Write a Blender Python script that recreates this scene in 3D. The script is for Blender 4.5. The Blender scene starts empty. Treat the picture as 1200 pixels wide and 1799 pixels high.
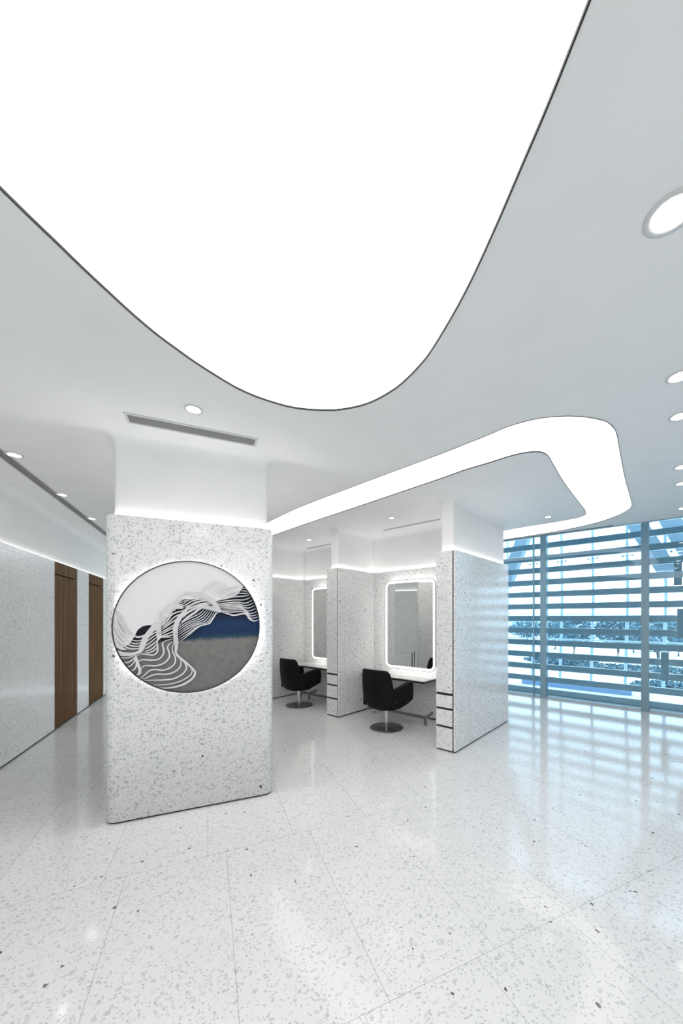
import bpy, bmesh, math, random
from mathutils import Vector, Matrix
from mathutils.geometry import tessellate_polygon
random.seed(7)
scene = bpy.context.scene
COL = scene.collection
PI = math.pi
sin, cos = math.sin, math.cos

# ------------------------------------------------------------------ camera, world, exposure
F, CX, CY, EYE, H = 635.0, 660.0, 1085.0, 1.6, 3.05
cam_data = bpy.data.cameras.new('camera'); cam = bpy.data.objects.new('camera', cam_data); COL.objects.link(cam)
cam.location = (0, 0, EYE); cam.rotation_euler = (PI / 2, 0, 0)
cam_data.sensor_width = 36; cam_data.lens = F / 1799 * 36
cam_data.shift_x = -(CX - 600) / 1799; cam_data.shift_y = (CY - 899.5) / 1799
cam_data.clip_start = 0.02; cam_data.clip_end = 500
scene.camera = cam
scene.view_settings.view_transform = 'Standard'; scene.view_settings.look = 'None'
scene.view_settings.exposure = 0.0; scene.view_settings.gamma = 1.0; scene.view_settings.use_curve_mapping = False
world = bpy.data.worlds.new('sky'); scene.world = world; world.use_nodes = True
wn = world.node_tree.nodes['Background']
wn.inputs[0].default_value = (0.86, 0.94, 1.0, 1); wn.inputs[1].default_value = 5.0
scene.cycles.max_bounces = 12; scene.cycles.diffuse_bounces = 6; scene.cycles.glossy_bounces = 6
scene.cycles.transparent_max_bounces = 16; scene.cycles.sample_clamp_indirect = 6.0
scene.cycles.caustics_reflective = False; scene.cycles.caustics_refractive = False
PANEL_W, STRIP_W, COVE_W, DOWN_W, MIRROR_W, HALO_W = 2.65, 2.8, 8.5, 36.0, 2.6, 24.0

# ------------------------------------------------------------------ frames of the plan
TB = math.radians(-39.87)          # booth grid: local x runs along the booths, local y into them
TF = math.radians(24.8)          # paving joints
TK = math.radians(24.0)            # slab, column and corridor grid
def G(a, b, z=0): return Vector((a * .641 + b * .7675, a * .7675 - b * .641, z))
def K(n, e, z=0): return Vector((e * cos(TK) - n * sin(TK), e * sin(TK) + n * cos(TK), z))
def at_z(u, v, z):                 # the point of height z that a surveyed sight line meets
    y = F * (z - EYE) / (CY - v); return Vector(((u - CX) / F * y, y, z))

# ------------------------------------------------------------------ materials
def new_mat(name):
    m = bpy.data.materials.new(name); m.use_nodes = True
    return m, m.node_tree.nodes, m.node_tree.links, m.node_tree.nodes['Principled BSDF']
def plain(name, col, rough=.5, metal=0., spec=.5, bump=0., bscale=200.):
    m, n, l, b = new_mat(name)
    b.inputs['Base Color'].default_value = (*col, 1); b.inputs['Roughness'].default_value = rough
    b.inputs['Metallic'].default_value = metal; b.inputs['Specular IOR Level'].default_value = spec
    tc = n.new('ShaderNodeTexCoord'); no = n.new('ShaderNodeTexNoise'); no.inputs['Scale'].default_value = bscale
    l.new(tc.outputs['Object'], no.inputs['Vector'])
    mx = n.new('ShaderNodeMix'); mx.data_type = 'RGBA'
    mx.inputs[6].default_value = (*[c * .96 for c in col], 1); mx.inputs[7].default_value = (*[min(1, c * 1.04) for c in col], 1)
    l.new(no.outputs['Fac'], mx.inputs[0]); l.new(mx.outputs[2], b.inputs['Base Color'])
    if bump:
        bp = n.new('ShaderNodeBump'); bp.inputs['Strength'].default_value = bump; bp.inputs['Distance'].default_value = .002
        l.new(no.outputs['Fac'], bp.inputs['Height']); l.new(bp.outputs['Normal'], b.inputs['Normal'])
    return m
def emis(name, col, s):
    m = bpy.data.materials.new(name); m.use_nodes = True; n = m.node_tree.nodes; n.clear()
    e = n.new('ShaderNodeEmission'); e.inputs[0].default_value = (*col, 1); e.inputs[1].default_value = s
    o = n.new('ShaderNodeOutputMaterial'); m.node_tree.links.new(e.outputs[0], o.inputs[0]); return m
def math_node(n, l, op, a, b=None):
    x = n.new('ShaderNodeMath'); x.operation = op
    for i, v in enumerate((a, b)):
        if v is None: continue
        if isinstance(v, (int, float)): x.inputs[i].default_value = v
        else: l.new(v, x.inputs[i])
    return x.outputs[0]
def terrazzo(name, base, rough=.18, layers=((54, .15, .28, (.44, .46, .46), (.62, .63, .63)), (125, .12, .26, (.34, .36, .36), (.56, .57, .57)), (40, .16, .008, (.05, .05, .045), (.2, .19, .17))), joints=False, spec=.5, wave=0.):
    m, n, l, b = new_mat(name)
    tc = n.new('ShaderNodeTexCoord')
    no = n.new('ShaderNodeTexNoise'); no.inputs['Scale'].default_value = 90; no.inputs['Detail'].default_value = 1
    l.new(tc.outputs['Object'], no.inputs['Vector'])
    sc = n.new('ShaderNodeVectorMath'); sc.operation = 'SCALE'; sc.inputs['Scale'].default_value = .003
    l.new(no.outputs['Color'], sc.inputs[0])
    ad = n.new('ShaderNodeVectorMath'); ad.operation = 'ADD'
    l.new(tc.outputs['Object'], ad.inputs[0]); l.new(sc.outputs[0], ad.inputs[1])
    big = n.new('ShaderNodeTexNoise'); big.inputs['Scale'].default_value = .9; big.inputs['Detail'].default_value = 2
    l.new(tc.outputs['Object'], big.inputs['Vector'])
    mx0 = n.new('ShaderNodeMix'); mx0.data_type = 'RGBA'
    mx0.inputs[6].default_value = (*[c * .95 for c in base], 1); mx0.inputs[7].default_value = (*[min(1, c * 1.04) for c in base], 1)
    l.new(big.outputs['Fac'], mx0.inputs[0]); col = mx0.outputs[2]
    for i, (s, marg, dens, c0, c1) in enumerate(layers):
        off = n.new('ShaderNodeVectorMath'); off.operation = 'ADD'; off.inputs[1].default_value = (3.1 * i, 5.7 * i, 1.3 * i)
        l.new(ad.outputs[0], off.inputs[0])
        v1 = n.new('ShaderNodeTexVoronoi'); v1.inputs['Scale'].default_value = s; v1.feature = 'F1'
        v2 = n.new('ShaderNodeTexVoronoi'); v2.inputs['Scale'].default_value = s; v2.feature = 'DISTANCE_TO_EDGE'
        l.new(off.outputs[0], v1.inputs['Vector']); l.new(off.outputs[0], v2.inputs['Vector'])
        sp = n.new('ShaderNodeSeparateColor'); l.new(v1.outputs['Color'], sp.inputs[0])
        m1 = math_node(n, l, 'GREATER_THAN', v2.outputs['Distance'], marg)
        m2 = math_node(n, l, 'LESS_THAN', sp.outputs[0], dens)
        mk = math_node(n, l, 'MULTIPLY', m1, m2)
        cc = n.new('ShaderNodeMix'); cc.data_type = 'RGBA'; cc.inputs[6].default_value = (*c0, 1); cc.inputs[7].default_value = (*c1, 1)
        l.new(sp.outputs[1], cc.inputs[0])
        mx = n.new('ShaderNodeMix'); mx.data_type = 'RGBA'
        l.new(mk, mx.inputs[0]); l.new(col, mx.inputs[6]); l.new(cc.outputs[2], mx.inputs[7]); col = mx.outputs[2]
    if joints:
        mp = n.new('ShaderNodeMapping'); mp.vector_type = 'TEXTURE'; mp.inputs['Rotation'].default_value = (0, 0, TF)
        mp.inputs['Location'].default_value = ((.110 - .575 * 12) * cos(TF) - (2.676 - 1.333 * 6) * sin(TF), (.110 - .575 * 12) * sin(TF) + (2.676 - 1.333 * 6) * cos(TF), 0)
        l.new(tc.outputs['Object'], mp.inputs['Vector'])
        br = n.new('ShaderNodeTexBrick'); br.offset = .2; br.offset_frequency = 2; br.squash = 1
        br.inputs['Color1'].default_value = (1, 1, 1, 1); br.inputs['Color2'].default_value = (.965, .965, .965, 1)
        br.inputs['Mortar'].default_value = (.58, .58, .58, 1); br.inputs['Scale'].default_value = 1
        br.inputs['Mortar Size'].default_value = .0017; br.inputs['Mortar Smooth'].default_value = .3
        br.inputs['Brick Width'].default_value = .575; br.inputs['Row Height'].default_value = 1.333
        l.new(mp.outputs[0], br.inputs['Vector'])
        mm = n.new('ShaderNodeMix'); mm.data_type = 'RGBA'; mm.blend_type = 'MULTIPLY'; mm.inputs[0].default_value = 1
        l.new(col, mm.inputs[6]); l.new(br.outputs['Color'], mm.inputs[7]); col = mm.outputs[2]
    l.new(col, b.inputs['Base Color'])
    r2 = n.new('ShaderNodeMapRange'); r2.inputs['To Min'].default_value = rough * .7; r2.inputs['To Max'].default_value = rough * 1.3
    l.new(big.outputs['Fac'], r2.inputs['Value']); l.new(r2.outputs[0], b.inputs['Roughness'])
    b.inputs['Specular IOR Level'].default_value = spec
    if wave:
        w = n.new('ShaderNodeTexNoise'); w.inputs['Scale'].default_value = 1.7; w.inputs['Detail'].default_value = 1
        l.new(tc.outputs['Object'], w.inputs['Vector'])
        bp = n.new('ShaderNodeBump'); bp.inputs['Strength'].default_value = wave; bp.inputs['Distance'].default_value = .02
        l.new(w.outputs['Fac'], bp.inputs['Height']); l.new(bp.outputs['Normal'], b.inputs['Normal'])
    return m
def wood(name):
    m, n, l, b = new_mat(name)
    tc = n.new('ShaderNodeTexCoord'); mp = n.new('ShaderNodeMapping'); mp.inputs['Scale'].default_value = (45, 45, .6)
    l.new(tc.outputs['Object'], mp.inputs[0])
    no = n.new('ShaderNodeTexNoise'); no.inputs['Scale'].default_value = 1; no.inputs['Detail'].default_value = 6; no.inputs['Distortion'].default_value = .6
    l.new(mp.outputs[0], no.inputs['Vector'])
    cr = n.new('ShaderNodeValToRGB'); e = cr.color_ramp.elements
    e[0].position = .34; e[0].color = (.045, .020, .006, 1); e[1].position = .66; e[1].color = (.19, .095, .035, 1)
    l.new(no.outputs['Fac'], cr.inputs[0]); l.new(cr.outputs[0], b.inputs['Base Color']); b.inputs['Roughness'].default_value = .6; b.inputs['Specular IOR Level'].default_value = .12
    return m
def marble(name):
    m, n, l, b = new_mat(name)
    tc = n.new('ShaderNodeTexCoord'); mp = n.new('ShaderNodeMapping'); mp.inputs['Scale'].default_value = (.8, 14, 14)
    l.new(tc.outputs['Object'], mp.inputs[0])
    no = n.new('ShaderNodeTexNoise'); no.inputs['Scale'].default_value = 1.2; no.inputs['Detail'].default_value = 4
    l.new(mp.outputs[0], no.inputs['Vector'])
    cr = n.new('ShaderNodeValToRGB'); e = cr.color_ramp.elements
    e[0].position = .38; e[0].color = (.58, .57, .55, 1); e[1].position = .6; e[1].color = (.86, .86, .85, 1)
    l.new(no.outputs['Fac'], cr.inputs[0]); l.new(cr.outputs[0], b.inputs['Base Color']); b.inputs['Roughness'].default_value = .2
    return m
def thin_glass(name, tint, refl=1.5):
    m = bpy.data.materials.new(name); m.use_nodes = True; n = m.node_tree.nodes; l = m.node_tree.links; n.clear()
    t = n.new('ShaderNodeBsdfTransparent'); t.inputs[0].default_value = (*tint, 1)
    g = n.new('ShaderNodeBsdfGlossy'); g.inputs['Roughness'].default_value = .0; g.inputs[0].default_value = (.9, .96, 1, 1)
    fr = n.new('ShaderNodeFresnel'); fr.inputs[0].default_value = refl
    mx = n.new('ShaderNodeMixShader'); o = n.new('ShaderNodeOutputMaterial')
    l.new(fr.outputs[0], mx.inputs[0]); l.new(t.outputs[0], mx.inputs[1]); l.new(g.outputs[0], mx.inputs[2]); l.new(mx.outputs[0], o.inputs[0])
    return m
def canvas_mat():   # painted canvas of the artwork: grey below, ragged blue band, near black above left
    m, n, l, b = new_mat('painted_canvas')
    tc = n.new('ShaderNodeTexCoord'); sp = n.new('ShaderNodeSeparateXYZ'); l.new(tc.outputs['Object'], sp.inputs[0])
    no = n.new('ShaderNodeTexNoise'); no.inputs['Scale'].default_value = 60; no.inputs['Detail'].default_value = 6
    l.new(tc.outputs['Object'], no.inputs['Vector'])
    slope = math_node(n, l, 'MULTIPLY', sp.outputs[0], .03)
    h = math_node(n, l, 'SUBTRACT', sp.outputs[2], slope)
    h = math_node(n, l, 'ADD', h, math_node(n, l, 'MULTIPLY', math_node(n, l, 'SUBTRACT', no.outputs['Fac'], .5), .05))
    mr = n.new('ShaderNodeMapRange'); mr.inputs['From Min'].default_value = -.5; mr.inputs['From Max'].default_value = .5
    l.new(h, mr.inputs['Value'])
    cr = n.new('ShaderNodeValToRGB'); e = cr.color_ramp.elements
    e[0].position = 0; e[0].color = (.17, .17, .165, 1)
    e[1].position = .375; e[1].color = (.19, .19, .18, 1)
    for p, c in ((.405, (.008, .05, .085, 1)), (.44, (.001, .022, .080, 1)), (.52, (.001, .028, .100, 1)), (.60, (.001, .008, .03, 1)), (.8, (.001, .003, .012, 1))):
        x = e.new(p); x.color = c
    l.new(mr.outputs[0], cr.inputs[0])
    xr = n.new('ShaderNodeMapRange'); xr.inputs['From Min'].default_value = -.12; xr.inputs['From Max'].default_value = .08
    l.new(sp.outputs[0], xr.inputs['Value'])
    up = n.new('ShaderNodeMapRange'); up.inputs['From Min'].default_value = -.12; up.inputs['From Max'].default_value = -.095; l.new(h, up.inputs['Value'])
    dark = math_node(n, l, 'MULTIPLY', up.outputs[0], math_node(n, l, 'SUBTRACT', 1.0, xr.outputs[0]))
    mx = n.new('ShaderNodeMix'); mx.data_type = 'RGBA'; mx.inputs[7].default_value = (.002, .003, .012, 1)
    l.new(dark, mx.inputs[0]); l.new(cr.outputs[0], mx.inputs[6])
    n2 = n.new('ShaderNodeTexNoise'); n2.inputs['Scale'].default_value = 25; n2.inputs['Detail'].default_value = 8; l.new(tc.outputs['Object'], n2.inputs['Vector'])
    m2 = n.new('ShaderNodeMix'); m2.data_type = 'RGBA'; m2.blend_type = 'MULTIPLY'; m2.inputs[0].default_value = .8
    vr = n.new('ShaderNodeMapRange'); vr.inputs['To Min'].default_value = .6; vr.inputs['To Max'].default_value = 1.4; l.new(n2.outputs['Fac'], vr.inputs['Value'])
    l.new(mx.outputs[2], m2.inputs[6]); l.new(vr.outputs[0], m2.inputs[7]); l.new(m2.outputs[2], b.inputs['Base Color'])
    b.inputs['Roughness'].default_value = .8
    return m

M = {}
M['plaster'] = plain('white_plaster', (.83, .84, .835), .6, spec=.25, bscale=3)
M['terrazzo'] = terrazzo('terrazzo_cladding', (.84, .845, .835), .17)
M['terrazzo_col'] = terrazzo('terrazzo_column', (.88, .885, .88), .24, layers=((45, .14, .30, (.54, .56, .56), (.70, .71, .71)), (100, .13, .26, (.46, .48, .48), (.64, .65, .65)), (34, .2, .007, (.06, .05, .045), (.2, .17, .15))))
M['floor'] = terrazzo('terrazzo_floor', (.785, .79, .78), .10, layers=((46, .15, .24, (.54, .56, .56), (.70, .71, .71)), (105, .13, .2, (.46, .48, .48), (.64, .65, .65)), (42, .18, .004, (.06, .06, .055), (.25, .23, .2))), joints=True, wave=.06, spec=.3)
M['dark'] = plain('black_joint', (.012, .012, .012), .5)
M['frame_dark'] = plain('dark_metal_edge', (.03, .032, .034), .4, metal=.6)
M['bronze'] = plain('bronze_rim', (.10, .075, .06), .35, metal=.8)
M['panel'] = emis('stretched_light_panel', (1.0, .945, .93), PANEL_W)
M['strip'] = emis('strip_light_panel', (1.0, .945, .93), STRIP_W)
M['cove'] = emis('cove_led', (1, .96, .94), COVE_W)
M['cove_dim'] = emis('corridor_cove_led', (1, .96, .94), 4.5)
M['down'] = emis('downlight_lens', (1, .96, .94), DOWN_W)
M['mled'] = emis('mirror_led', (1, .97, .96), MIRROR_W)
M['mback'] = emis('mirror_back_led', (1, .97, .96), 11.0)
M['halo'] = emis('halo_led', (1, .97, .95), HALO_W)
M['trimw'] = plain('white_trim', (.62, .63, .63), .35)
M['slatw'] = plain('vent_slat', (.5, .5, .5), .4)
M['ventdark'] = plain('vent_backing', (.02, .02, .02), .7)
M['wood'] = wood('walnut_veneer')
M['marble'] = marble('pale_marble')
M['mirror'] = plain('mirror_glass', (.80, .82, .80), .01, metal=1.)
M['fabric'] = plain('black_upholstery', (.003, .003, .004), .65, spec=.2, bump=.3, bscale=400)
M['chrome'] = plain('polished_steel', (.55, .55, .55), .12, metal=1.)
M['brushed'] = plain('brushed_steel', (.2, .2, .2), .3, metal=1.)
M['steel'] = plain('painted_steel', (.25, .25, .25), .35, metal=.7)
M['black_leg'] = plain('black_metal', (.02, .02, .02), .4)
M['mullion'] = plain('blue_grey_mullion', (.24, .36, .42), .4, metal=.2)
M['sill'] = plain('pale_sill', (.45, .52, .56), .3)
M['glass'] = thin_glass('tinted_window_glass', (.70, .86, .95), 1.5)
M['glass_clear'] = thin_glass('clear_glass', (.85, .93, 1.0), 1.3)
M['louvre'] = plain('louvre_paint', (.86, .86, .80), .5)
M['facade'] = plain('facade_steel', (.42, .52, .62), .5)
M['brace'] = plain('brace_steel', (.20, .27, .33), .5)
M['ground'] = plain('pale_paving', (.72, .76, .80), .8, bscale=.3)
M['lawn'] = plain('planting_green', (.06, .12, .10), .9, bscale=2)
M['leaf'] = plain('leaf_green', (.07, .14, .17), .8, bscale=8)
M['bark'] = plain('bark', (.10, .09, .08), .9)
M['upstand'] = plain('blue_upstand', (.20, .30, .46), .5)
M['town'] = plain('pale_facade', (.55, .62, .70), .8, bscale=.2)
M['canvas'] = canvas_mat()
M['paper'] = plain('white_relief_card', (.74, .74, .74), .55)
M['sheet'] = plain('white_sheet', (.80, .80, .80), .6)

# ------------------------------------------------------------------ helpers
def obj(name, bm, mat, parent=None, smooth=False, loc=None, rotz=0, kind=None):
    bmesh.ops.recalc_face_normals(bm, faces=bm.faces)
    me = bpy.data.meshes.new(name); bm.to_mesh(me); bm.free()
    if smooth:
        for p in me.polygons: p.use_smooth = True
    me.materials.append(mat)
    o = bpy.data.objects.new(name, me); COL.objects.link(o)
    if parent: o.parent = parent
    if loc is not None: o.location = loc
    o.rotation_euler = (0, 0, rotz)
    if kind: o['kind'] = kind
    return o
def tag(o, label, cat, group=None):
    o['label'] = label; o['category'] = cat
    if group: o['group'] = group
    return o
def thing(name, label, cat, loc=(0, 0, 0), rotz=0, group=None):
    o = bpy.data.objects.new(name, None); COL.objects.link(o); o.empty_display_size = .1
    o.location = loc; o.rotation_euler = (0, 0, rotz)
    if label: tag(o, label, cat, group)
    return o
def struct(name, loc=(0, 0, 0), rotz=0):
    o = bpy.data.objects.new(name, None); COL.objects.link(o); o.location = loc; o.rotation_euler = (0, 0, rotz); o['kind'] = 'structure'; return o
def box(bm, x0, x1, y0, y1, z0, z1, bev=0, seg=2):
    r = bmesh.ops.create_cube(bm, size=1)['verts']
    for v in r: v.co = Vector(((x0 + x1) / 2 + v.co.x * (x1 - x0), (y0 + y1) / 2 + v.co.y * (y1 - y0), (z0 + z1) / 2 + v.co.z * (z1 - z0)))
    if bev:
        es = list({e for v in r for e in v.link_edges})
        bmesh.ops.bevel(bm, geom=es, offset=bev, segments=seg, affect='EDGES', profile=.5)
    return bm
def B(*a, **k): return box(bmesh.new(), *a, **k)
def loft(bm, rings, close=True, cap0=False, cap1=False):
    vs = [[bm.verts.new(p) for p in r] for r in rings]; n = len(vs[0])
    for a, b in zip(vs, vs[1:]):
        for i in range(n if close else n - 1):
            j = (i + 1) % n; bm.faces.new((a[i], a[j], b[j], b[i]))
    if cap0: bm.faces.new(vs[0][::-1])
    if cap1: bm.faces.new(vs[-1])
    return vs
def rrect(x0, x1, y0, y1, r, z=0, seg=8, off=0):
    x0 -= off; x1 += off; y0 -= off; y1 += off; r = max(.0005, r + off); pts = []
    for cx, cy, t0 in ((x1 - r, y1 - r, 0), (x0 + r, y1 - r, PI / 2), (x0 + r, y0 + r, PI), (x1 - r, y0 + r, 1.5 * PI)):
        for k in range(seg + 1):
            t = t0 + PI / 2 * k / seg; pts.append(Vector((cx + r * cos(t), cy + r * sin(t), z)))
    return pts
def lathe(bm, prof, seg=40, c=(0, 0)):
    rings = [[Vector((c[0] + r * cos(2 * PI * k / seg), c[1] + r * sin(2 * PI * k / seg), z)) for k in range(seg)] for r, z in prof]
    loft(bm, rings, True, True, True); return bm
def tube(bm, pts, r, seg=10):
    pts = [Vector(p) for p in pts]; rings = []
    up = Vector((0, 0, 1))
    for i, p in enumerate(pts):
        d = (pts[min(i + 1, len(pts) - 1)] - pts[max(i - 1, 0)]).normalized()
        s = d.cross(up)
        if s.length < .05: s = d.cross(Vector((1, 0, 0)))
        s.normalize(); t = s.cross(d)
        rings.append([p + (s * cos(2 * PI * k / seg) + t * sin(2 * PI * k / seg)) * r for k in range(seg)])
    loft(bm, rings, True, True, True); return bm
def prism(bm, pts, axis, t0, t1, bev=0, seg=3):
    """outline pts (u, v) extruded along an axis: 'x' -> (t,u,v), 'y' -> (u,t,v), 'z' -> (u,v,t)"""
    def P(u, v, t): return Vector({'x': (t, u, v), 'y': (u, t, v), 'z': (u, v, t)}[axis])
    a = [bm.verts.new(P(u, v, t0)) for u, v in pts]; b = [bm.verts.new(P(u, v, t1)) for u, v in pts]
    n = len(pts); fs = [bm.faces.new(a), bm.faces.new(b[::-1])]
    for i in range(n): fs.append(bm.faces.new((a[i], b[i], b[(i + 1) % n], a[(i + 1) % n])))
    if bev:
        es = [e for e in set(a[i].link_edges[j] for i in range(n) for j in range(len(a[i].link_edges))) if (e.verts[0] in a) == (e.verts[1] in a)]
        es += [e for e in set(e for v in b for e in v.link_edges) if all(v in b for v in e.verts)]
        bmesh.ops.recalc_face_normals(bm, faces=bm.faces)
        bmesh.ops.bevel(bm, geom=es, offset=bev, segments=seg, affect='EDGES', profile=.5)
    return bm
def smooth_path(pts, closed=False, n=8):
    P = [Vector(p) for p in pts]; N = len(P); out = []
    rng = range(N if closed else N - 1)
    for i in rng:
        g = lambda k: P[k % N] if closed else P[max(0, min(N - 1, k))]
        p0, p1, p2, p3 = g(i - 1), g(i), g(i + 1), g(i + 2)
        for k in range(n):
            t = k / n
            out.append(.5 * ((2 * p1) + (p2 - p0) * t + (2 * p0 - 5 * p1 + 4 * p2 - p3) * t * t + (3 * p1 - p0 - 3 * p2 + p3) * t ** 3))
    if not closed: out.append(P[-1])
    return out
def flare_shaft(bm, x0, x1, y0, y1, z0, z1, fr=.09, cr=.015, seg=4):
    rings = [rrect(x0, x1, y0, y1, cr, z0, seg), rrect(x0, x1, y0, y1, cr, z1 - fr, seg)]
    for k in range(1, 9):
        t = PI / 2 * k / 8; rings.append(rrect(x0, x1, y0, y1, cr, z1 - fr + fr * sin(t), seg, fr * (1 - cos(t))))
    loft(bm, rings, True, False, False); return bm
def holed_slab(bm, outer, holes, z0, z1):
    loops = [[Vector((p[0], p[1], 0)) for p in outer]] + [[Vector((p[0], p[1], 0)) for p in h] for h in holes]
    tris = tessellate_polygon(loops); flat = [p for L in loops for p in L]
    lo = [bm.verts.new((p.x, p.y, z0)) for p in flat]; hi = [bm.verts.new((p.x, p.y, z1)) for p in flat]
    for t in tris:
        bm.faces.new([lo[i] for i in t]); bm.faces.new([hi[i] for i in reversed(t)])
    s = 0
    for L in loops:
        for i in range(len(L)):
            j = (i + 1) % len(L); bm.faces.new((lo[s + i], lo[s + j], hi[s + j], hi[s + i]))
        s += len(L)
    return bm

# ------------------------------------------------------------------ light panel outlines
big_px = [(0, 331.7), (50, 380.7), (100, 428.3), (143, 470), (186.7, 510.7), (233, 553), (273, 586.7), (306.7, 611.7), (346.7, 640), (400, 673.3), (425, 686.7),
          (458, 700.4), (500, 713.3), (533, 719.2), (570.8, 721.3), (595.8, 720.4), (629, 714.6), (658, 704.6), (691.7, 685.4), (716.7, 664.6), (741.7, 638.3),
          (758, 616.7), (783, 576.3), (808, 532.5), (834.7, 480), (873.4, 395), (916, 296), (966.8, 177.5), (1037.5, 0)]
big = [at_z(u, v, H) for u, v in big_px]
dl = (big[0] - big[2]).normalized(); dr = (big[-1] - big[-3]).normalized()
tip = smooth_path(big, False, 4)
p_l, p_r = big[0] + dl * 1.2, big[-1] + dr * .7
rear_fill = smooth_path([p_r, Vector((1.3, -.9, 0)), Vector((2.9, -1.3, 0)), Vector((3.4, -2.4, 0)), Vector((2.4, -3.4, 0)), Vector((.6, -3.3, 0)), Vector((-.75, -2.2, 0)), Vector((-1.45, -.8, 0)), p_l], False, 6)  # unseen part behind the camera, shape invented and widened to brighten the column
big_loop = tip + rear_fill
outer_px = [(473, 916.2), (525, 891.7), (608, 859.6), (691.7, 828), (775, 797), (816.7, 780.4), (858, 763.8), (888, 750.8), (916.7, 741.8), (945, 735.2), (973.3, 731.8), (1001.6, 730.7),
            (1030, 732.4), (1058.3, 738), (1069.6, 742.9), (1078, 750.8), (1083.8, 762), (1089.5, 793.3), (1098, 838.6), (1106.5, 869.8), (1110, 884), (1109.3, 889.6), (1103.6, 895.9),
            (1086.6, 905.2), (1058.3, 915.7), (1030, 923), (987.5, 932), (945, 939.2), (886, 948.2)]
inner_px = [(482.4, 939.5), (541.7, 919), (608, 897), (691.7, 869), (775, 840.8), (816.7, 826), (858, 813.8), (888, 804), (916.7, 796.7), (936.5, 794.2), (950.7, 794.7), (959.2, 798.4), (964.8, 804),
            (973.3, 818.8), (987.5, 842.9), (1001.6, 862.7), (1015.8, 881), (1027, 895.3), (1029.4, 901), (1027, 905.2), (1015.8, 909.5), (987.5, 915), (945, 922), (916.7, 926.5), (886, 932)]
so = [at_z(u, v, H) for u, v in outer_px]; si = [at_z(u, v, H) for u, v in inner_px]
d2 = G(0, 1) - G(0, 0)
def run_on(P, k):                  # carry the strip on, straight, behind the column and behind the divider
    t = (P[0] - P[2]).normalized(); return [P[0] + t * .5 * j for j in range(k, 0, -1)] + P + [P[-1] - d2 * .6 * j for j in (1, 2, 3)]
so = run_on(so, 3); si = run_on(si, 3)
so_s = smooth_path(so, False, 4); si_s = smooth_path(si, False, 4)
strip_loop = so_s + si_s[::-1]

# ------------------------------------------------------------------ room shell
LW = -2.065                         # corridor wall plane in the slab grid
WA, CE = 7.72, 6.82                 # glazing line and ceiling edge in the booth grid
TT = 2.4                            # top of the terrazzo
c_far = K(10.2, LW - .3); c_back = K(-3.2, LW - .3)
win_far = G(WA + .2, 5.2)
room = [c_back[:2], (9.2, c_back.y - .2), win_far[:2], G(WA + .2, -7.0)[:2], c_far[:2]]
bm = bmesh.new(); prism(bm, room, 'z', -.15, 0); obj('floor', bm, M['floor'], kind='structure')
ceil_poly = [Vector((*c_back[:2], 0)), Vector((9.2, c_back.y - .2, 0)), G(CE, 5.2 + .4), G(CE, -7.0), Vector((*c_far[:2], 0))]
bm = holed_slab(bmesh.new(), ceil_poly, [big_loop, strip_loop], H, H + .03)
obj('ceiling', bm, M['plaster'], kind='structure')
bm = box(bmesh.new(), -7, 5.6, CE - .02, CE + .02, H - .0, 3.95); obj('wall_window_bulkhead', bm, M['plaster'], rotz=TB, kind='structure')
bm = box(bmesh.new(), -7, 5.6, CE - .05, WA + .3, 3.95, 4.05); obj('ceiling_window_pocket', bm, M['plaster'], rotz=TB, kind='structure')
# curtain slot by the ceiling edge
bm = box(bmesh.new(), -3.4, -.78, CE - .075, CE - .055, H - .006, H - .001); obj('trim_1', bm, M['frame_dark'], rotz=TB, kind='structure')

def light_panel(name, label, loop, mat, z):
    t = thing(name, label, 'ceiling light', (0, 0, H))
    bm = bmesh.new(); L = [Vector((p.x, p.y, 0)) for p in loop]
    vs = [bm.verts.new((p.x, p.y, z)) for p in L]
    for tr in tessellate_polygon([L]): bm.faces.new([vs[i] for i in tr])
    for f in bm.faces:
        pass
    o = obj('diffuser', bm, mat, t)
    bm = bmesh.new(); n = len(L); area = sum(L[i].x * L[(i + 1) % n].y - L[(i + 1) % n].x * L[i].y for i in range(n))
    s = 1 if area > 0 else -1; rings = []
    for i in range(n):
        d = (L[(i + 1) % n] - L[i - 1]).normalized(); nrm = Vector((d.y, -d.x, 0)) * s
        p = L[i]
        rings.append([p + nrm * .001 + Vector((0, 0, -.003)), p - nrm * .004 + Vector((0, 0, -.003)), p - nrm * .004 + Vector((0, 0, z)), p + nrm * .001 + Vector((0, 0, z))])
    rings.append(rings[0]); loft(bm, rings)
    obj('edge_trim', bm, M['frame_dark'], t)
    return t
light_panel('light_panel', 'huge white luminous ceiling panel with a rounded tip pointing at the column', big_loop, M['panel'], .008)
light_panel('strip_light', 'long curved luminous ceiling strip bending around the styling booths towards the window', strip_loop, M['strip'], .007)

# left corridor wall
def KW(n0, n1, name, mat, z0=.022, z1=TT, th=.06, parent=None):
    return obj(name, B(LW - th, LW, n0, n1, z0, z1), mat, parent, rotz=TK)
wl = struct('wall_left')
wall_core = obj('upper_wall', B(LW - .25, LW - .055, -3.4, 10.4, 0, H), M['plaster'], wl, rotz=TK)
for n0, n1 in ((-3.4, 6.50), (7.43, 8.01), (8.95, 10.2)): KW(n0, n1, 'terrazzo_cladding', M['terrazzo'], parent=wl)
bm = bmesh.new(); rr = []
for k in range(9):
    t = PI / 2 * k / 8; rr.append((LW - .055 + .09 * (1 - cos(t)), H - .09 + .09 * sin(t)))
loft(bm, [[Vector((x, y, z)) for x, z in rr] for y in (-3.4, 10.2)], False)
obj('ceiling_cove', bm, M['plaster'], wl, rotz=TK, smooth=True)
obj('cove_light', B(LW - .050, LW - .022, -3.3, 10.1, TT, TT + .003), M['cove_dim'], wl, rotz=TK)
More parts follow.
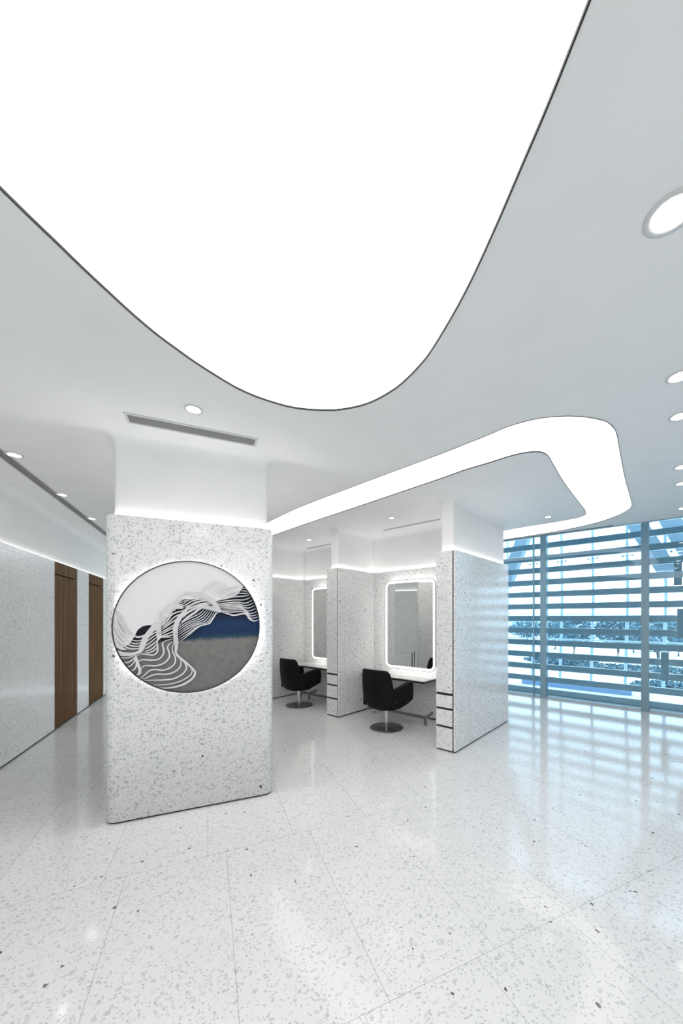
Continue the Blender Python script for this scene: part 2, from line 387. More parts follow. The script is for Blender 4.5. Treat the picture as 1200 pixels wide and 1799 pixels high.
obj('baseboard_left', B(LW - .05, LW - .006, -3.4, 10.2, 0, .022), M['dark'], rotz=TK, kind='structure')
for i, (n0, n1) in enumerate(((6.50, 7.43), (8.01, 8.95))):
    d = struct('door_%d' % (i + 1), K(n0, LW), TK)
    w = n1 - n0
    leaf = obj('door_leaf', B(-.055, -.004, .006, w - .006, .024, 2.208, bev=.002), M['wood'], d)
    obj('transom_panel', B(-.055, -.004, .006, w - .006, 2.224, TT, bev=.002), M['wood'], d)
    obj('door_reveal', B(-.058, -.05, 0, w, .012, TT - .001), M['dark'], d)
    bm = lathe(bmesh.new(), [(.009, 0), (.009, .012)], 16)
    bmesh.ops.rotate(bm, verts=bm.verts, cent=(0, 0, 0), matrix=Matrix.Rotation(PI / 2, 3, 'Y')); bmesh.ops.translate(bm, verts=bm.verts, vec=(-.006, .04 if i == 0 else w - .04, 1.03))
    obj('door_lock', bm, M['black_leg'], leaf)
obj('wall_corridor_end', B(LW - .2, 3.2, 10.2, 10.4, 0, H), M['terrazzo'], rotz=TK, kind='structure')
# walls behind and to the right of the viewer
obj('wall_rear', B(c_back.x - .3, 9.4, c_back.y - .4, c_back.y - .2, 0, H), M['plaster'], kind='structure')
obj('wall_right', B(9.2, 9.4, c_back.y - .4, win_far.y + .1, 0, 4.05), M['plaster'], kind='structure')

# ------------------------------------------------------------------ booths: back wall and storage dividers
BA = 4.93
wb = struct('wall_booth_back')
obj('terrazzo_cladding', B(-6.4, -2.268, BA, BA + .08, .020, TT), M['terrazzo'], wb, rotz=TB)
obj('upper_wall', flare_shaft(bmesh.new(), -6.45, -2.235, BA + .05, BA + .5, TT - .3, H), M['plaster'], wb, rotz=TB, smooth=True)
obj('wall_core', B(-6.4, -2.27, BA + .06, BA + .45, 0, TT - .05), M['plaster'], wb, rotz=TB)
obj('cove_light', B(-6.1, -2.28, BA + .018, BA + .045, TT, TT + .003), M['cove'], wb, rotz=TB)
obj('baseboard_booth', B(-6.4, -2.27, BA + .008, BA + .05, 0, .020), M['dark'], rotz=TB, kind='structure')

def divider(label, a0, a1, b0, b1, drawers=True):
    w, d = b1 - b0, a1 - a0
    t = thing('storage_divider', label, 'partition', G(a0, b0), TB, 'terrazzo clad storage dividers between the booths')
    obj('cladding', B(0, w, .022, d, .018, TT, bev=.0015), M['terrazzo'], t)
    obj('plinth', B(.008, w - .008, .012, d - .01, 0, .018), M['dark'], t)
    obj('upper_shaft', flare_shaft(bmesh.new(), .045, w - .05, .055, d - .05 if d > 1.2 else d + .055, TT - .02, H), M['plaster'], t, smooth=True)
    obj('front_backing', B(.006, w - .004, .012, .024, .016, TT - .003), M['dark'], t)
    x0, x1 = .004, w - .038
    obj('front_door', B(x0, x1, 0, .014, .698, TT, bev=.0015), M['terrazzo'], t)
    obj('corner_strip', B(x1 + .016, w, 0, .022, .018, TT, bev=.001), M['terrazzo'], t)
    zs = [.018, .292, .508, .682]
    for k in range(3):
        obj('drawer', B(x0, x1, 0, .014, zs[k] + (.0 if k == 0 else .012), zs[k + 1] - .014, bev=.0015), M['terrazzo'], t)
    bm = bmesh.new()
    for q in ((.018, .040, .03, d - .03), (w - .044, w - .022, .03, d - .03), (.018, w - .022, .027, .049), (.018, w - .022, d - .046, d - .024)): box(bm, q[0], q[1], q[2], q[3], TT, TT + .003)
    obj('cove_light', bm, M['cove'], t)
    return t
divider('tall terrazzo storage divider with three drawers, nearest the window wall', 3.86, 5.60, -2.266, -2.006)
divider('terrazzo storage divider standing between the two styling booths', 4.05, 4.928, -4.435, -4.155)
divider('terrazzo divider at the left end of the booths, behind the column', 3.95, 4.928, -6.39, -6.11)

# ------------------------------------------------------------------ column
ce, cn = -1.9 * 0 + (Vector((-2.08, 2.761, 0)).dot(K(0, 1))), Vector((-2.08, 2.761, 0)).dot(K(1, 0))
CW, CD = 1.266, 1.89
col = thing('column', 'large white terrazzo column with rounded corners carrying the round artwork', 'column', K(cn, ce), TK)
bm = bmesh.new()
loft(bm, [rrect(0, CW, 0, CD, .085, z, 10) for z in (.016, TT - .004)] + [rrect(0, CW, 0, CD, .085, TT, 10, -.004)], True, True, True)
obj('cladding', bm, M['terrazzo_col'], col, smooth=False)
for p in col.children[0].data.polygons: p.use_smooth = abs(p.normal.z) < .2
bm = bmesh.new(); loft(bm, [rrect(.012, CW - .012, .012, CD - .012, .075, z, 10) for z in (0, .016)], True, True, True); obj('plinth', bm, M['dark'], col)
obj('upper_shaft', flare_shaft(bmesh.new(), .055, CW - .05, .055, CD - .055, TT - .02, H, .10, .03, 6), M['plaster'], col, smooth=True)
bm = bmesh.new(); ra = [rrect(0, CW, 0, CD, .085, TT + .003, 8, -.022), rrect(0, CW, 0, CD, .085, TT + .003, 8, -.048), rrect(0, CW, 0, CD, .085, TT, 8, -.048), rrect(0, CW, 0, CD, .085, TT, 8, -.022)]
loft(bm, ra + [ra[0]]); obj('cove_light', bm, M['cove'], col)

# ------------------------------------------------------------------ round artwork
AC = (.602, 1.525); AR = .535
art = thing('wall_artwork', 'round backlit relief artwork of white wavy ribbons over blue and grey, on the column', 'artwork', K(cn, ce + AC[0], AC[1]) , TK)
art.location = K(cn, ce + AC[0], AC[1])
def disc(bm, r, y0, y1, seg=96, r2=None):
    ring = lambda rr, y: [Vector((rr * cos(2 * PI * k / seg), y, rr * sin(2 * PI * k / seg))) for k in range(seg)]
    if r2 is None: loft(bm, [ring(r, y0), ring(r, y1)], True, True, True)
    else: R = [ring(r, y0), ring(r, y1), ring(r2, y1), ring(r2, y0)]; loft(bm, R + [R[0]])
    return bm
obj('canvas', disc(bmesh.new(), AR - .003, -.055, -.045), M['canvas'], art)
obj('rim', disc(bmesh.new(), AR, -.080, -.045, r2=AR - .004), M['bronze'], art)
obj('halo_light', disc(bmesh.new(), AR - .045, -.038, -.006, r2=AR - .06), M['halo'], art)
obj('standoff', disc(bmesh.new(), .12, -.045, 0, 24), M['trimw'], art)
def art_xy(u, v):                  # surveyed pixel -> position on the artwork's face
    r = (u - CX) / F; o = Vector((-2.08, 2.761, 0)); e = K(0, 1)
    L = (r * o.y - o.x) / (e.x - r * e.y); y = o.y + L * e.y
    return Vector((L - AC[0], EYE + (CY - v) / F * y - AC[1]))
def A_(x, y): return art_xy(195 + x / 7.5, 1060 + y / 7.5)
def B_(x, y): return art_xy(300 + x / 7.5, 1010 + y / 7.5)
def clampr(p, R=AR - .008): return p if p.length < R else p * (R / p.length)
# white upper sheet
edge = [A_(*p) for p in ((50, 470), (95, 545), (150, 578), (215, 558), (270, 522), (322, 445), (342, 414), (352, 385), (375, 345), (430, 303), (500, 285), (580, 287), (610, 340), (680, 300), (790, 160), (830, 105))] + \
       [B_(*p) for p in ((70, 470), (100, 382), (180, 325), (300, 320), (480, 345), (600, 350), (820, 297), (870, 265), (920, 210), (945, 150), (968, 150))]
a_s = math.atan2(edge[0].y, edge[0].x); a_e = math.atan2(edge[-1].y, edge[-1].x)
edge[0] = Vector((cos(a_s), sin(a_s))) * (AR - .006); edge[-1] = Vector((cos(a_e), sin(a_e))) * (AR - .006)
if a_s < 0: a_s += 2 * PI
arc = [Vector((cos(a_e + (a_s - a_e) * k / 60), sin(a_e + (a_s - a_e) * k / 60))) * (AR - .006) for k in range(1, 60)]
poly = [clampr(p, AR - .006) for p in edge] + arc
bm = bmesh.new(); Lp = [Vector((p.x, p.y, 0)) for p in poly]
va = [bm.verts.new((p.x, -.066, p.y)) for p in Lp]; vb = [bm.verts.new((p.x, -.058, p.y)) for p in Lp]
for tr in tessellate_polygon([Lp]): bm.faces.new([va[i] for i in tr]); bm.faces.new([vb[i] for i in tr[::-1]])
for i in range(len(Lp)): bm.faces.new((va[i], va[(i + 1) % len(Lp)], vb[(i + 1) % len(Lp)], vb[i]))
obj('white_sheet', bm, M['sheet'], art)
rib_n = 0
def ribbon(pts, w, lift=.012, name='paper_ribbon', w1=None, base=.058, taper=.35):
    """flat card strip: smooth centre line, tapering width, bowed out of the canvas"""
    global rib_n
    rib_n += 1
    c = smooth_path([(p.x, p.y, 0) for p in pts], False, 8); N = len(c); rings = []
    for i, p in enumerate(c):
        t = i / (N - 1); d = (c[min(i + 1, N - 1)] - c[max(i - 1, 0)]).normalized(); nr = Vector((-d.y, d.x, 0))
        ww = (w + ((w1 if w1 is not None else w) - w) * t) / 7.5 / 230 * (taper + (1 - taper) * min(1, 4 * t, 4 * (1 - t))) / 2
        y = -(base + lift * sin(PI * t) + .00035 * (rib_n % 11) + .003); th = .003
        a = p + nr * ww; b2 = p - nr * ww
        q = [clampr(Vector((a.x, a.y))), clampr(Vector((b2.x, b2.y)))]
        tl = (.028 if w >= 50 else .009 if w >= 25 else .002) * sin(PI * t); y0, y1 = (y - tl, y) if q[0].y > q[1].y else (y, y - tl)
        rings.append([Vector((q[0].x, y0, q[0].y)), Vector((q[1].x, y1, q[1].y)), Vector((q[1].x, y + th, q[1].y)), Vector((q[0].x, y + th, q[0].y))])
    bm = bmesh.new(); loft(bm, rings, True, True, True); obj(name, bm, M['paper'], art)
RA = [  # lower swirl, left fan, leaf and middle fans
 ([(590, 1085), (720, 1098), (860, 1080), (980, 1040), (1080, 970), (1115, 900), (1085, 850), (1000, 770), (900, 690), (865, 640), (860, 560), (880, 500)], 30),
 ([(500, 1058), (700, 1055), (850, 1030), (960, 990), (1050, 930), (1075, 880), (1055, 835)], 15),
 ([(420, 1000), (560, 995), (720, 990), (850, 970), (950, 915), (1000, 850), (990, 790), (930, 715), (880, 650)], 18),
 ([(380, 965), (460, 975), (560, 930), (640, 915), (760, 915), (860, 880), (920, 820), (930, 750), (900, 690)], 17),
 ([(350, 950), (420, 960), (470, 920), (530, 870), (600, 855), (700, 865), (790, 835), (850, 780), (860, 710), (830, 640), (820, 580), (840, 510)], 17),
 ([(400, 890), (440, 820), (500, 805), (620, 805), (720, 770), (780, 700), (780, 640), (760, 570), (790, 520), (845, 490)], 18),
 ([(375, 810), (390, 750), (450, 730), (560, 735), (650, 720), (705, 660), (710, 600), (695, 530), (730, 490), (845, 460)], 18),
 ([(360, 680), (430, 655), (560, 670), (620, 640), (635, 580), (625, 500), (650, 450), (740, 440), (845, 445)], 18),
 ([(345, 660), (370, 760), (400, 840), (400, 900), (350, 940)], 34),
 ([(130, 700), (240, 705), (330, 680)], 14), ([(165, 765), (250, 765), (320, 720), (340, 690)], 15), ([(205, 825), (280, 810), (335, 750), (345, 690)], 15), ([(255, 880), (330, 855), (358, 800), (350, 720)], 18),
 ([(85, 95), (140, 170), (180, 270), (240, 360), (330, 425)], 52), ([(55, 170), (95, 240), (140, 330), (200, 410), (300, 465)], 34), ([(45, 230), (80, 290), (130, 390), (200, 470), (285, 505)], 30),
 ([(40, 300), (70, 370), (120, 460), (190, 530), (260, 535)], 30), ([(45, 380), (80, 460), (130, 540), (200, 560)], 34), ([(60, 460), (100, 540), (160, 580), (230, 600)], 36),
 ([(330, 428), (400, 438), (490, 405)], 26), ([(300, 478), (375, 487), (460, 468)], 14), ([(280, 510), (350, 522), (445, 505)], 15), ([(240, 535), (340, 558), (430, 545)], 16), ([(190, 558), (300, 590), (420, 578)], 18),
 ([(90, 600), (180, 645), (330, 650), (430, 600)], 34), ([(90, 655), (200, 670), (340, 668)], 26),
 ([(330, 655), (405, 620), (440, 550), (465, 480), (500, 420), (565, 335), (640, 235), (665, 150)], 60),
 ([(500, 415), (560, 372), (630, 325)], 16), ([(480, 468), (550, 412), (622, 365)], 15), ([(470, 515), (540, 460), (622, 400)], 15), ([(465, 555), (540, 505), (622, 440)], 15), ([(462, 595), (540, 553), (622, 480)], 15),
 ([(462, 628), (560, 590), (625, 520)], 15), ([(465, 650), (570, 622), (632, 560)], 16),
 ([(700, 90), (650, 190), (645, 300), (648, 400), (640, 480)], 64),
 ([(700, 210), (730, 130), (790, 60), (860, 40), (960, 60)], 90), ([(665, 260), (720, 180), (770, 120)], 70),
 ([(680, 300), (760, 225), (830, 140), (1000, 85)], 18), ([(675, 325), (770, 255), (850, 180), (960, 125)], 16), ([(670, 355), (760, 290), (850, 225), (920, 175)], 16), ([(665, 380), (760, 332), (860, 270), (890, 240)], 16),
 ([(663, 408), (750, 362), (855, 308)], 16), ([(663, 430), (760, 397), (858, 352)], 16), ([(660, 440), (760, 425), (855, 400)], 16),
 ([(1040, 30), (980, 110), (910, 200), (868, 300), (860, 390), (868, 480), (872, 560), (862, 640)], 58),
]
for pts, w in RA: ribbon([A_(*p) for p in pts], w, .014, w1=w)
RB = [
 ([(95, 690), (170, 622), (260, 572), (380, 512), (450, 445)], 12), ([(95, 712), (180, 650), (290, 592), (400, 535), (480, 455)], 12), ([(98, 735), (200, 667), (310, 608), (420, 558), (505, 462)], 12),
 ([(102, 762), (220, 685), (330, 625), (440, 580), (530, 468)], 12), ([(104, 790), (230, 705), (340, 643), (460, 602), (555, 475)], 12), ([(108, 820), (240, 732), (350, 656), (480, 622), (580, 480)], 12),
 ([(112, 850), (250, 758), (362, 675), (490, 640), (605, 485)], 12), ([(112, 885), (240, 790), (360, 690), (440, 655), (510, 638), (560, 570), (600, 510), (650, 490)], 16),
 ([(90, 372), (140, 345), (190, 322)], 9), ([(85, 388), (150, 365), (235, 322)], 10), ([(85, 400), (170, 385), (240, 338), (330, 318)], 12), ([(100, 415), (200, 402), (280, 352), (400, 325), (520, 330)], 15), ([(180, 432), (260, 400), (340, 362), (440, 342), (540, 345)], 14),
 ([(200, 470), (300, 425), (400, 388), (520, 365)], 22), ([(170, 560), (230, 500), (320, 450), (430, 400), (540, 385)], 30), ([(150, 620), (230, 560), (320, 500), (400, 440), (500, 410)], 30),
 ([(205, 240), (300, 262), (400, 275), (490, 320), (560, 370), (630, 460), (660, 488)], 70), ([(230, 440), (330, 380), (440, 350), (560, 360)], 12),
 ([(0, 400), (90, 335), (200, 245), (300, 270), (400, 300), (500, 330)], 34), ([(400, 420), (480, 430), (560, 450), (640, 480)], 60),
 ([(590, 345), (700, 322), (830, 295), (950, 285), (1048, 268)], 15), ([(575, 370), (700, 350), (830, 335), (960, 332), (1062, 292)], 14), ([(570, 388), (700, 378), (850, 362), (980, 375), (1080, 325)], 14),
 ([(590, 400), (720, 395), (860, 385), (990, 408), (1098, 360)], 14), ([(600, 412), (740, 412), (880, 405), (1000, 440), (1112, 400)], 14), ([(620, 430), (760, 428), (900, 424), (1010, 478), (1128, 435)], 14),
 ([(640, 450), (780, 446), (930, 442), (1030, 510), (1140, 478)], 14), ([(650, 468), (780, 468), (950, 462), (1040, 540), (1150, 515)], 13), ([(655, 478), (790, 492), (955, 486), (1045, 568), (1152, 548)], 14),
 ([(640, 480), (740, 510), (830, 532), (970, 512), (1030, 580), (1090, 605), (1150, 590)], 22),
 ([(940, 185), (1005, 190)], 10), ([(925, 215), (1025, 225)], 11), ([(895, 250), (1040, 252)], 12),
 ([(410, 258), (470, 180), (560, 115), (660, 82)], 16), ([(440, 268), (520, 190), (600, 127), (700, 95)], 18), ([(490, 280), (570, 210), (640, 150), (730, 112)], 18), ([(540, 295), (620, 225), (680, 160), (755, 125)], 18),
 ([(590, 310), (650, 245), (690, 190), (760, 150)], 22), ([(630, 305), (720, 215), (800, 175), (950, 152)], 26), ([(650, 322), (750, 258), (850, 225), (930, 195)], 34), ([(640, 335), (760, 290), (850, 262), (900, 235)], 26),
 ([(400, 265), (450, 185), (520, 120), (600, 85)], 20)]
for pts, w in RB: ribbon([B_(*p) for p in pts], w, .012, w1=w)

# ------------------------------------------------------------------ backlit mirrors, counters, footrests
def rr_xz(x0, x1, z0, z1, r, y, off=0, seg=10):
    return [Vector((p.x, y, p.y)) for p in rrect(x0, x1, z0, z1, r, 0, seg, off)]
def ring_solid(bm, x0, x1, z0, z1, r, y0, y1, o_out, o_in):
    R = [rr_xz(x0, x1, z0, z1, r, y0, o_out), rr_xz(x0, x1, z0, z1, r, y1, o_out), rr_xz(x0, x1, z0, z1, r, y1, o_in), rr_xz(x0, x1, z0, z1, r, y0, o_in)]
    loft(bm, R + [R[0]]); return bm
def mirror(label, b0, b1, a=BA, rot=TB, loc=None):
    w = b1 - b0; z0, z1 = .762, 2.211
    t = thing('wall_mirror', label, 'mirror', loc or G(a - .10, b0), rot, 'backlit rounded mirrors in the booths')
    bm = bmesh.new(); loft(bm, [rr_xz(0, w, z0, z1, .11, -.030, -.046), rr_xz(0, w, z0, z1, .11, -.022, -.046)], True, True, True); obj('glass', bm, M['mirror'], t)
    obj('light_band', ring_solid(bmesh.new(), 0, w, z0, z1, .11, -.030, -.022, -.006, -.046), M['mled'], t)
    obj('rim', ring_solid(bmesh.new(), 0, w, z0, z1, .11, -.033, -.02, .002, -.006), M['frame_dark'], t)
    obj('back_light', ring_solid(bmesh.new(), 0, w, z0, z1, .11, -.016, -.006, -.012, -.03), M['mback'], t)
    bm = bmesh.new(); loft(bm, [rr_xz(0, w, z0, z1, .11, -.022, -.03), rr_xz(0, w, z0, z1, .11, -.015, -.03), rr_xz(0, w, z0, z1, .11, .10, -.09)], True, True, True); obj('backing', bm, M['trimw'], t)
    return t
mirror('backlit rounded mirror above the counter in the booth nearest the window', -3.80, -2.82)
mirror('backlit rounded mirror in the left booth, partly hidden by the divider', -5.70, -4.72)
def counter(label, b0, b1, a=BA):
    w = b1 - b0; t = thing('styling_counter', label, 'counter', G(a, b0), TB, 'wall mounted marble counters under the mirrors')
    obj('counter_top', B(0, w, -.46, 0, .662, .676, bev=.002), M['marble'], t)
    obj('edge_frame', B(.001, w - .001, -.459, 0, .636, .662), M['black_leg'], t)
    return t
counter('marble styling counter with black edge in the booth nearest the window', -4.05, -2.82)
counter('marble styling counter with black edge in the left booth', -5.99, -4.76)
def footrest(label, b0, b1, a0=4.60):
    w = b1 - b0; t = thing('footrest', label, 'footrest', G(a0, b0), TB, 'low steel footrests under the counters')
    obj('foot_bar', B(-.02, w + .02, -.03, .03, .098, .125, bev=.006), M['steel'], t)
    for x in (0.0, w):
        obj('leg', B(x - .018, x + .018, -.014, .014, 0, .105, bev=.003), M['steel'], t)
        bm = tube(bmesh.new(), [(x, .015, .112), (x + .01, .10, .125), (x + .02, .17, .15)], .021, 10); obj('wall_arm', bm, M['steel'], t)
    return t
footrest('low steel footrest bar under the counter nearest the window', -3.60, -2.88)
footrest('low steel footrest bar under the left booth counter', -5.54, -4.82)

# ------------------------------------------------------------------ styling chairs
def chair(label, loc, rot):
    t = thing('salon_chair', label, 'chair', loc, rot, 'black salon chairs on round steel bases')
    # backrest: curved rounded slab leaning back slightly
    def panel(bm, outline, nx, nz, surf, th):
        pass
    N = 14; bm = bmesh.new()
    zs = [.30, .31, .34, .40, .48, .56, .64, .72, .79, .84, .865, .875]
    hw = [.12, .165, .205, .250, .276, .282, .280, .272, .260, .244, .222, .19]
    th = [.02, .045, .06, .068, .07, .07, .068, .066, .062, .055, .04, .015]
    rings = []
    for z, h, d in zip(zs, hw, th):
        yc = -.245 - .055 * (z - .3) / .57 + (.05 * max(0, (.42 - z) / .12))
        ring = []
        for k in range(N + 1):
            x = -h + 2 * h * k / N; cv = .07 * (x / .28) ** 2; e = max(0, min(1, 3.2 * (1 - abs(x) / h))) ** .5
            ring.append(Vector((x, yc + cv - d * .5 * max(.12, e), z)))
        for k in range(N, -1, -1):
            x = -h + 2 * h * k / N; cv = .07 * (x / .28) ** 2; e = max(0, min(1, 3.2 * (1 - abs(x) / h))) ** .5
            ring.append(Vector((x, yc + cv + d * .5 * max(.12, e), z)))
        rings.append(ring)
    loft(bm, rings, True, True, True); obj('backrest', bm, M['fabric'], t, smooth=True)
    bm = box(bmesh.new(), -.215, .215, -.21, .29, .37, .48, bev=.035, seg=4); obj('seat', bm, M['fabric'], t, smooth=True)
    for s in (-1, 1):
        out = [(-.20, .335), (-.05, .325), (.12, .355), (.26, .40), (.282, .43), (.292, .52), (.282, .64), (.258, .668), (.21, .672), (.05, .645), (-.10, .615), (-.20, .598)]
        bm = prism(bmesh.new(), out, 'x', s * .212, s * .285, bev=.02, seg=4); arm = obj('armrest', bm, M['fabric'], t, smooth=True)
        bm = lathe(bmesh.new(), [(.012, 0), (.012, .010)], 16)
        bmesh.ops.rotate(bm, verts=bm.verts, cent=(0, 0, 0), matrix=Matrix.Rotation(PI / 2, 3, 'Y')); bmesh.ops.translate(bm, verts=bm.verts, vec=(.282 if s > 0 else -.292, -.15, .44)); obj('arm_bolt', bm, M['black_leg'], arm)
    bm = prism(bmesh.new(), [(-.20, .32), (-.1, .295), (.08, .30), (.27, .375), (.27, .40), (-.20, .40)], 'x', -.20, .20, bev=.015); obj('shell_base', bm, M['fabric'], t, smooth=True)
    bm = lathe(bmesh.new(), [(.243, 0), (.243, .008), (.235, .014), (.12, .020), (.05, .026), (.045, .034)], 64)
    obj('floor_base', bm, M['brushed'], t)
    obj('pump_sleeve', lathe(bmesh.new(), [(.030, .03), (.030, .20)], 32), M['chrome'], t, smooth=False)
    lift = obj('lift_column', lathe(bmesh.new(), [(.040, .145), (.040, .285), (.055, .288), (.055, .298)], 32), M['chrome'], t)
    # foot pump loop, swings out to the viewer's left
    bm = tube(bmesh.new(), smooth_path([(-.03, .03, .265), (-.10, .05, .245), (-.20, .03, .205), (-.235, -.01, .190), (-.22, -.07, .185), (-.15, -.085, .200), (-.03, -.03, .255)], False, 6), .009, 8)
    obj('pump_lever', bm, M['chrome'], lift, smooth=True)
    return t
chair('black salon chair on steel base in the booth nearest the window', (.157, 5.25, 0), TB)
chair('black salon chair on steel base in the left booth beside the column', (-1.395, 6.60, 0), TB)

# ------------------------------------------------------------------ ceiling fittings
def downlight(u, v, r, label, group='round recessed ceiling downlights'):
    p = at_z(u, v, H); t = thing('downlight', label, 'ceiling light', p, 0, group)
    bm = bmesh.new(); seg = 40
    ring = lambda rr, z: [Vector((rr * cos(2 * PI * k / seg), rr * sin(2 * PI * k / seg), z)) for k in range(seg)]
    R = [ring(r, 0), ring(r, -.004), ring(r * .86, -.007), ring(r * .70, -.005), ring(r * .67, 0)]
    loft(bm, R); obj('trim_ring', bm, M['trimw'], t, smooth=True)
    bm = bmesh.new(); loft(bm, [ring(r * .66, -.001), ring(r * .5, -.003), ring(.001, -.004)]); obj('lens', bm, M['down'], t, smooth=True)
    return t
DL = [(340, 719, .061, 'recessed downlight in the ceiling above the column grille'), (25, 799, .064, 'recessed corridor downlight nearest the left edge'), (109, 869, .060, 'middle recessed downlight of the corridor row'),
      (161, 911, .060, 'farthest recessed downlight of the corridor row, next to the column'), (688, 910, .05, 'recessed downlight over the booth nearest the window'), (543, 948, .05, 'recessed downlight over the left booth'),
      (963, 908, .05, 'small recessed downlight inside the bend of the luminous strip'), (1180, 374, .085, 'large bright recessed downlight at the upper right edge'), (1194, 661, .07, 'recessed downlight at the right edge, upper of a close pair'),
      (1195, 731, .07, 'recessed downlight at the right edge, lower of a close pair'), (1199, 820, .07, 'recessed downlight at the right edge level with the strip light'), (1199, 849, .07, 'recessed downlight at the right edge below the strip bend'),
      (1200, 893, .06, 'recessed downlight at the right edge closest to the window')]
for u, v, r, lb in DL: downlight(u, v, r, lb)
def grille(label, p, rot, L, W, nsl, name='air_grille', border=.02):
    t = thing(name, label, 'air vent', p, rot, None)
    bm = bmesh.new(); R = [rrect(0, L, 0, W, .001, z, 1, o) for z, o in ((0, 0), (-.006, -.001), (-.006, -border), (0, -border))]
    loft(bm, R); obj('frame', bm, M['trimw'], t)
    obj('backing', B(border, L - border, border, W - border, -.0015, -.0005), M['ventdark'], t)
    for k in range(nsl):
        y = border + (W - 2 * border) * (k + .5) / nsl; h = (W - 2 * border) / nsl * .27
        obj('slat', B(border, L - border, y - h * .55, y + h * .55, -.006, -.002), M['slatw'], t)
    return t
def on_ceiling(u0, v0, u1, v1):
    a, b = at_z(u0, v0, H), at_z(u1, v1, H); return a, b, math.atan2(b.y - a.y, b.x - a.x), (b - a).length
a, b, r, L = on_ceiling(215.4, 722.8, 453.4, 771.2); grille('long white ceiling air grille in front of the column', a, TK + .01, L, .155, 6)
q = K(0, 0); a = at_z(0, 803, H)
ev = a.dot(K(0, 1)); nv = a.dot(K(1, 0))
grille('long dark linear air grille in the corridor ceiling beside the left wall', K(9.6, ev - .0, H), TK - PI / 2, 8.6, .10, 5, border=.006)
a, b, r, L = on_ceiling(672, 931, 768, 909.6); grille('narrow linear ceiling vent over the booth nearest the window', G(a.dot(G(1, 0)), a.dot(G(0, 1)), H), TB, L, .05, 2, name='linear_vent', border=.006)
a, b, r, L = on_ceiling(538, 963, 620, 944); grille('narrow linear ceiling vent over the left booth', G(a.dot(G(1, 0)), a.dot(G(0, 1)), H), TB, L, .05, 2, name='linear_vent', border=.006)

# ------------------------------------------------------------------ window wall
mull = [-5.31, -3.68, -2.054, -.424, 1.206, 2.836, 4.466]
for i, (b0, b1) in enumerate(zip(mull, mull[1:])):
    w = struct('window_%d' % (i + 1), G(WA, b0), TB); L = b1 - b0
    obj('glass_pane', B(.03, L - .03, .0, .006, .03, 3.95), M['glass'], w)
    obj('mullion', B(-.055, .055, -.07, .09, 0, 3.95, bev=.004), M['mullion'], w)
    obj('bottom_rail', B(.055, L - .055, -.04, .05, 0, .03), M['sill'], w)
obj('trim_2', B(-2.245, -2.225, WA - .07, WA - .012, 0, 3.95), M['mullion'], rotz=TB, kind='structure')
obj('window_rear_wall', B(-7.0, -5.36, WA, WA + .2, 0, 4.0), M['plaster'], rotz=TB, kind='structure')
obj('window_end_wall', B(4.52, 5.3, WA, WA + .2, 0, 4.0), M['plaster'], rotz=TB, kind='structure')

# ------------------------------------------------------------------ outside: louvres, facade, landscape
lou = thing('louvre_screen', 'grey screen of horizontal louvre slats outside the tall window', 'louvre screen', G(8.05, 0), TB)
for k in range(14): obj('slat', B(-6, 4.6, 0, .05, -.058, .058, bev=.004), M['louvre'], lou, loc=(0, 0, .06 + .2535 * k))
for u, z0, z1 in ((1191, 2.15, 2.55), (1168, .5, 1.0), (1197, 1.25, 1.75)):
    r = (u - CX) / F; y = 8.02 / (.7675 + .641 * r); p = Vector((r * y, y, 0)); b = p.dot(G(0, 1))
    obj('cover_plate', B(b - .055, b + .055, -.05, -.01, z0, z1, bev=.004), M['louvre'], lou)
obj('outer_terrace_floor', B(-8, 10, WA + .2, 10.3, -.12, .0), M['ground'], rotz=TB, kind='structure')
fac = thing('outer_facade', 'slim pale steel posts and rails of the outer glass facade beyond the louvres', 'glass facade', G(10.0, 0), TB)
for k in range(14):
    b = -4.95 + .68 * k
    po = obj('post', tube(bmesh.new(), [(-.05, 0, 0), (0, 0, 2), (-.02, 0, 4), (-.12, 0, 7)], .032, 8), M['facade'], fac, smooth=True, loc=(b, 0, 0))
    for z in (1.5, 3.0, 4.5):
        bm = prism(bmesh.new(), [(-.11, z - .025), (-.07, z - .02), (-.07, z), (.07, z + .005), (.07, z - .01), (.11, z - .015), (.11, z + .035), (.07, z + .03), (.07, z + .02), (-.07, z + .014), (-.07, z + .025), (-.11, z + .02)], 'y', -.06, -.035)
        obj('spider_clamp', bm, M['mullion'], po)
for z in (1.06, 1.22): obj('handrail', tube(bmesh.new(), [(-6, -.1, z), (6, -.1, z)], .018, 8), M['facade'], fac)
def at_a(u, v, a):
    r = (u - CX) / F; y = a / (.7675 + .641 * r); return Vector((r * y, y, EYE + (CY - v) / F * y))
def beam(label, p0, p1, w, d=.25):
    p0, p1 = Vector(p0), Vector(p1); b0, b1 = p0.dot(G(0, 1)), p1.dot(G(0, 1)); a = p0.dot(G(1, 0))
    bm = prism(bmesh.new(), [(b0 - w / 2, p0.z), (b0 + w / 2, p0.z), (b1 + w / 2, p1.z), (b1 - w / 2, p1.z)], 'y', a, a + d)
    o = obj('diagonal_brace', bm, M['brace'], rotz=TB); tag(o, label, 'beam', 'diagonal facade braces')
P, Q = at_a(925, 925, 9.2), at_a(890, 1015, 9.2); D = P - Q
beam('broad diagonal steel brace outside at the left end of the window', Q - D * .2, P + D * 1.5, .30)
P, Q = at_a(1125, 930, 9.2), at_a(1172, 1002, 9.2); D = P - Q
beam('broad diagonal steel brace outside behind the right hand mullion', Q, P + D * 1.6, .36)
P, Q = at_a(1185, 925, 9.5), at_a(1225, 990, 9.5); D = P - Q
beam('paler diagonal steel brace outside at the far right', Q, P + D * 1.6, .36)
o = obj('upstand', B(-2.9, -.72, 9.0, 9.2, 0, .2, bev=.005), M['upstand'], rotz=TB); tag(o, 'low blue upstand on the terrace outside the window', 'upstand')
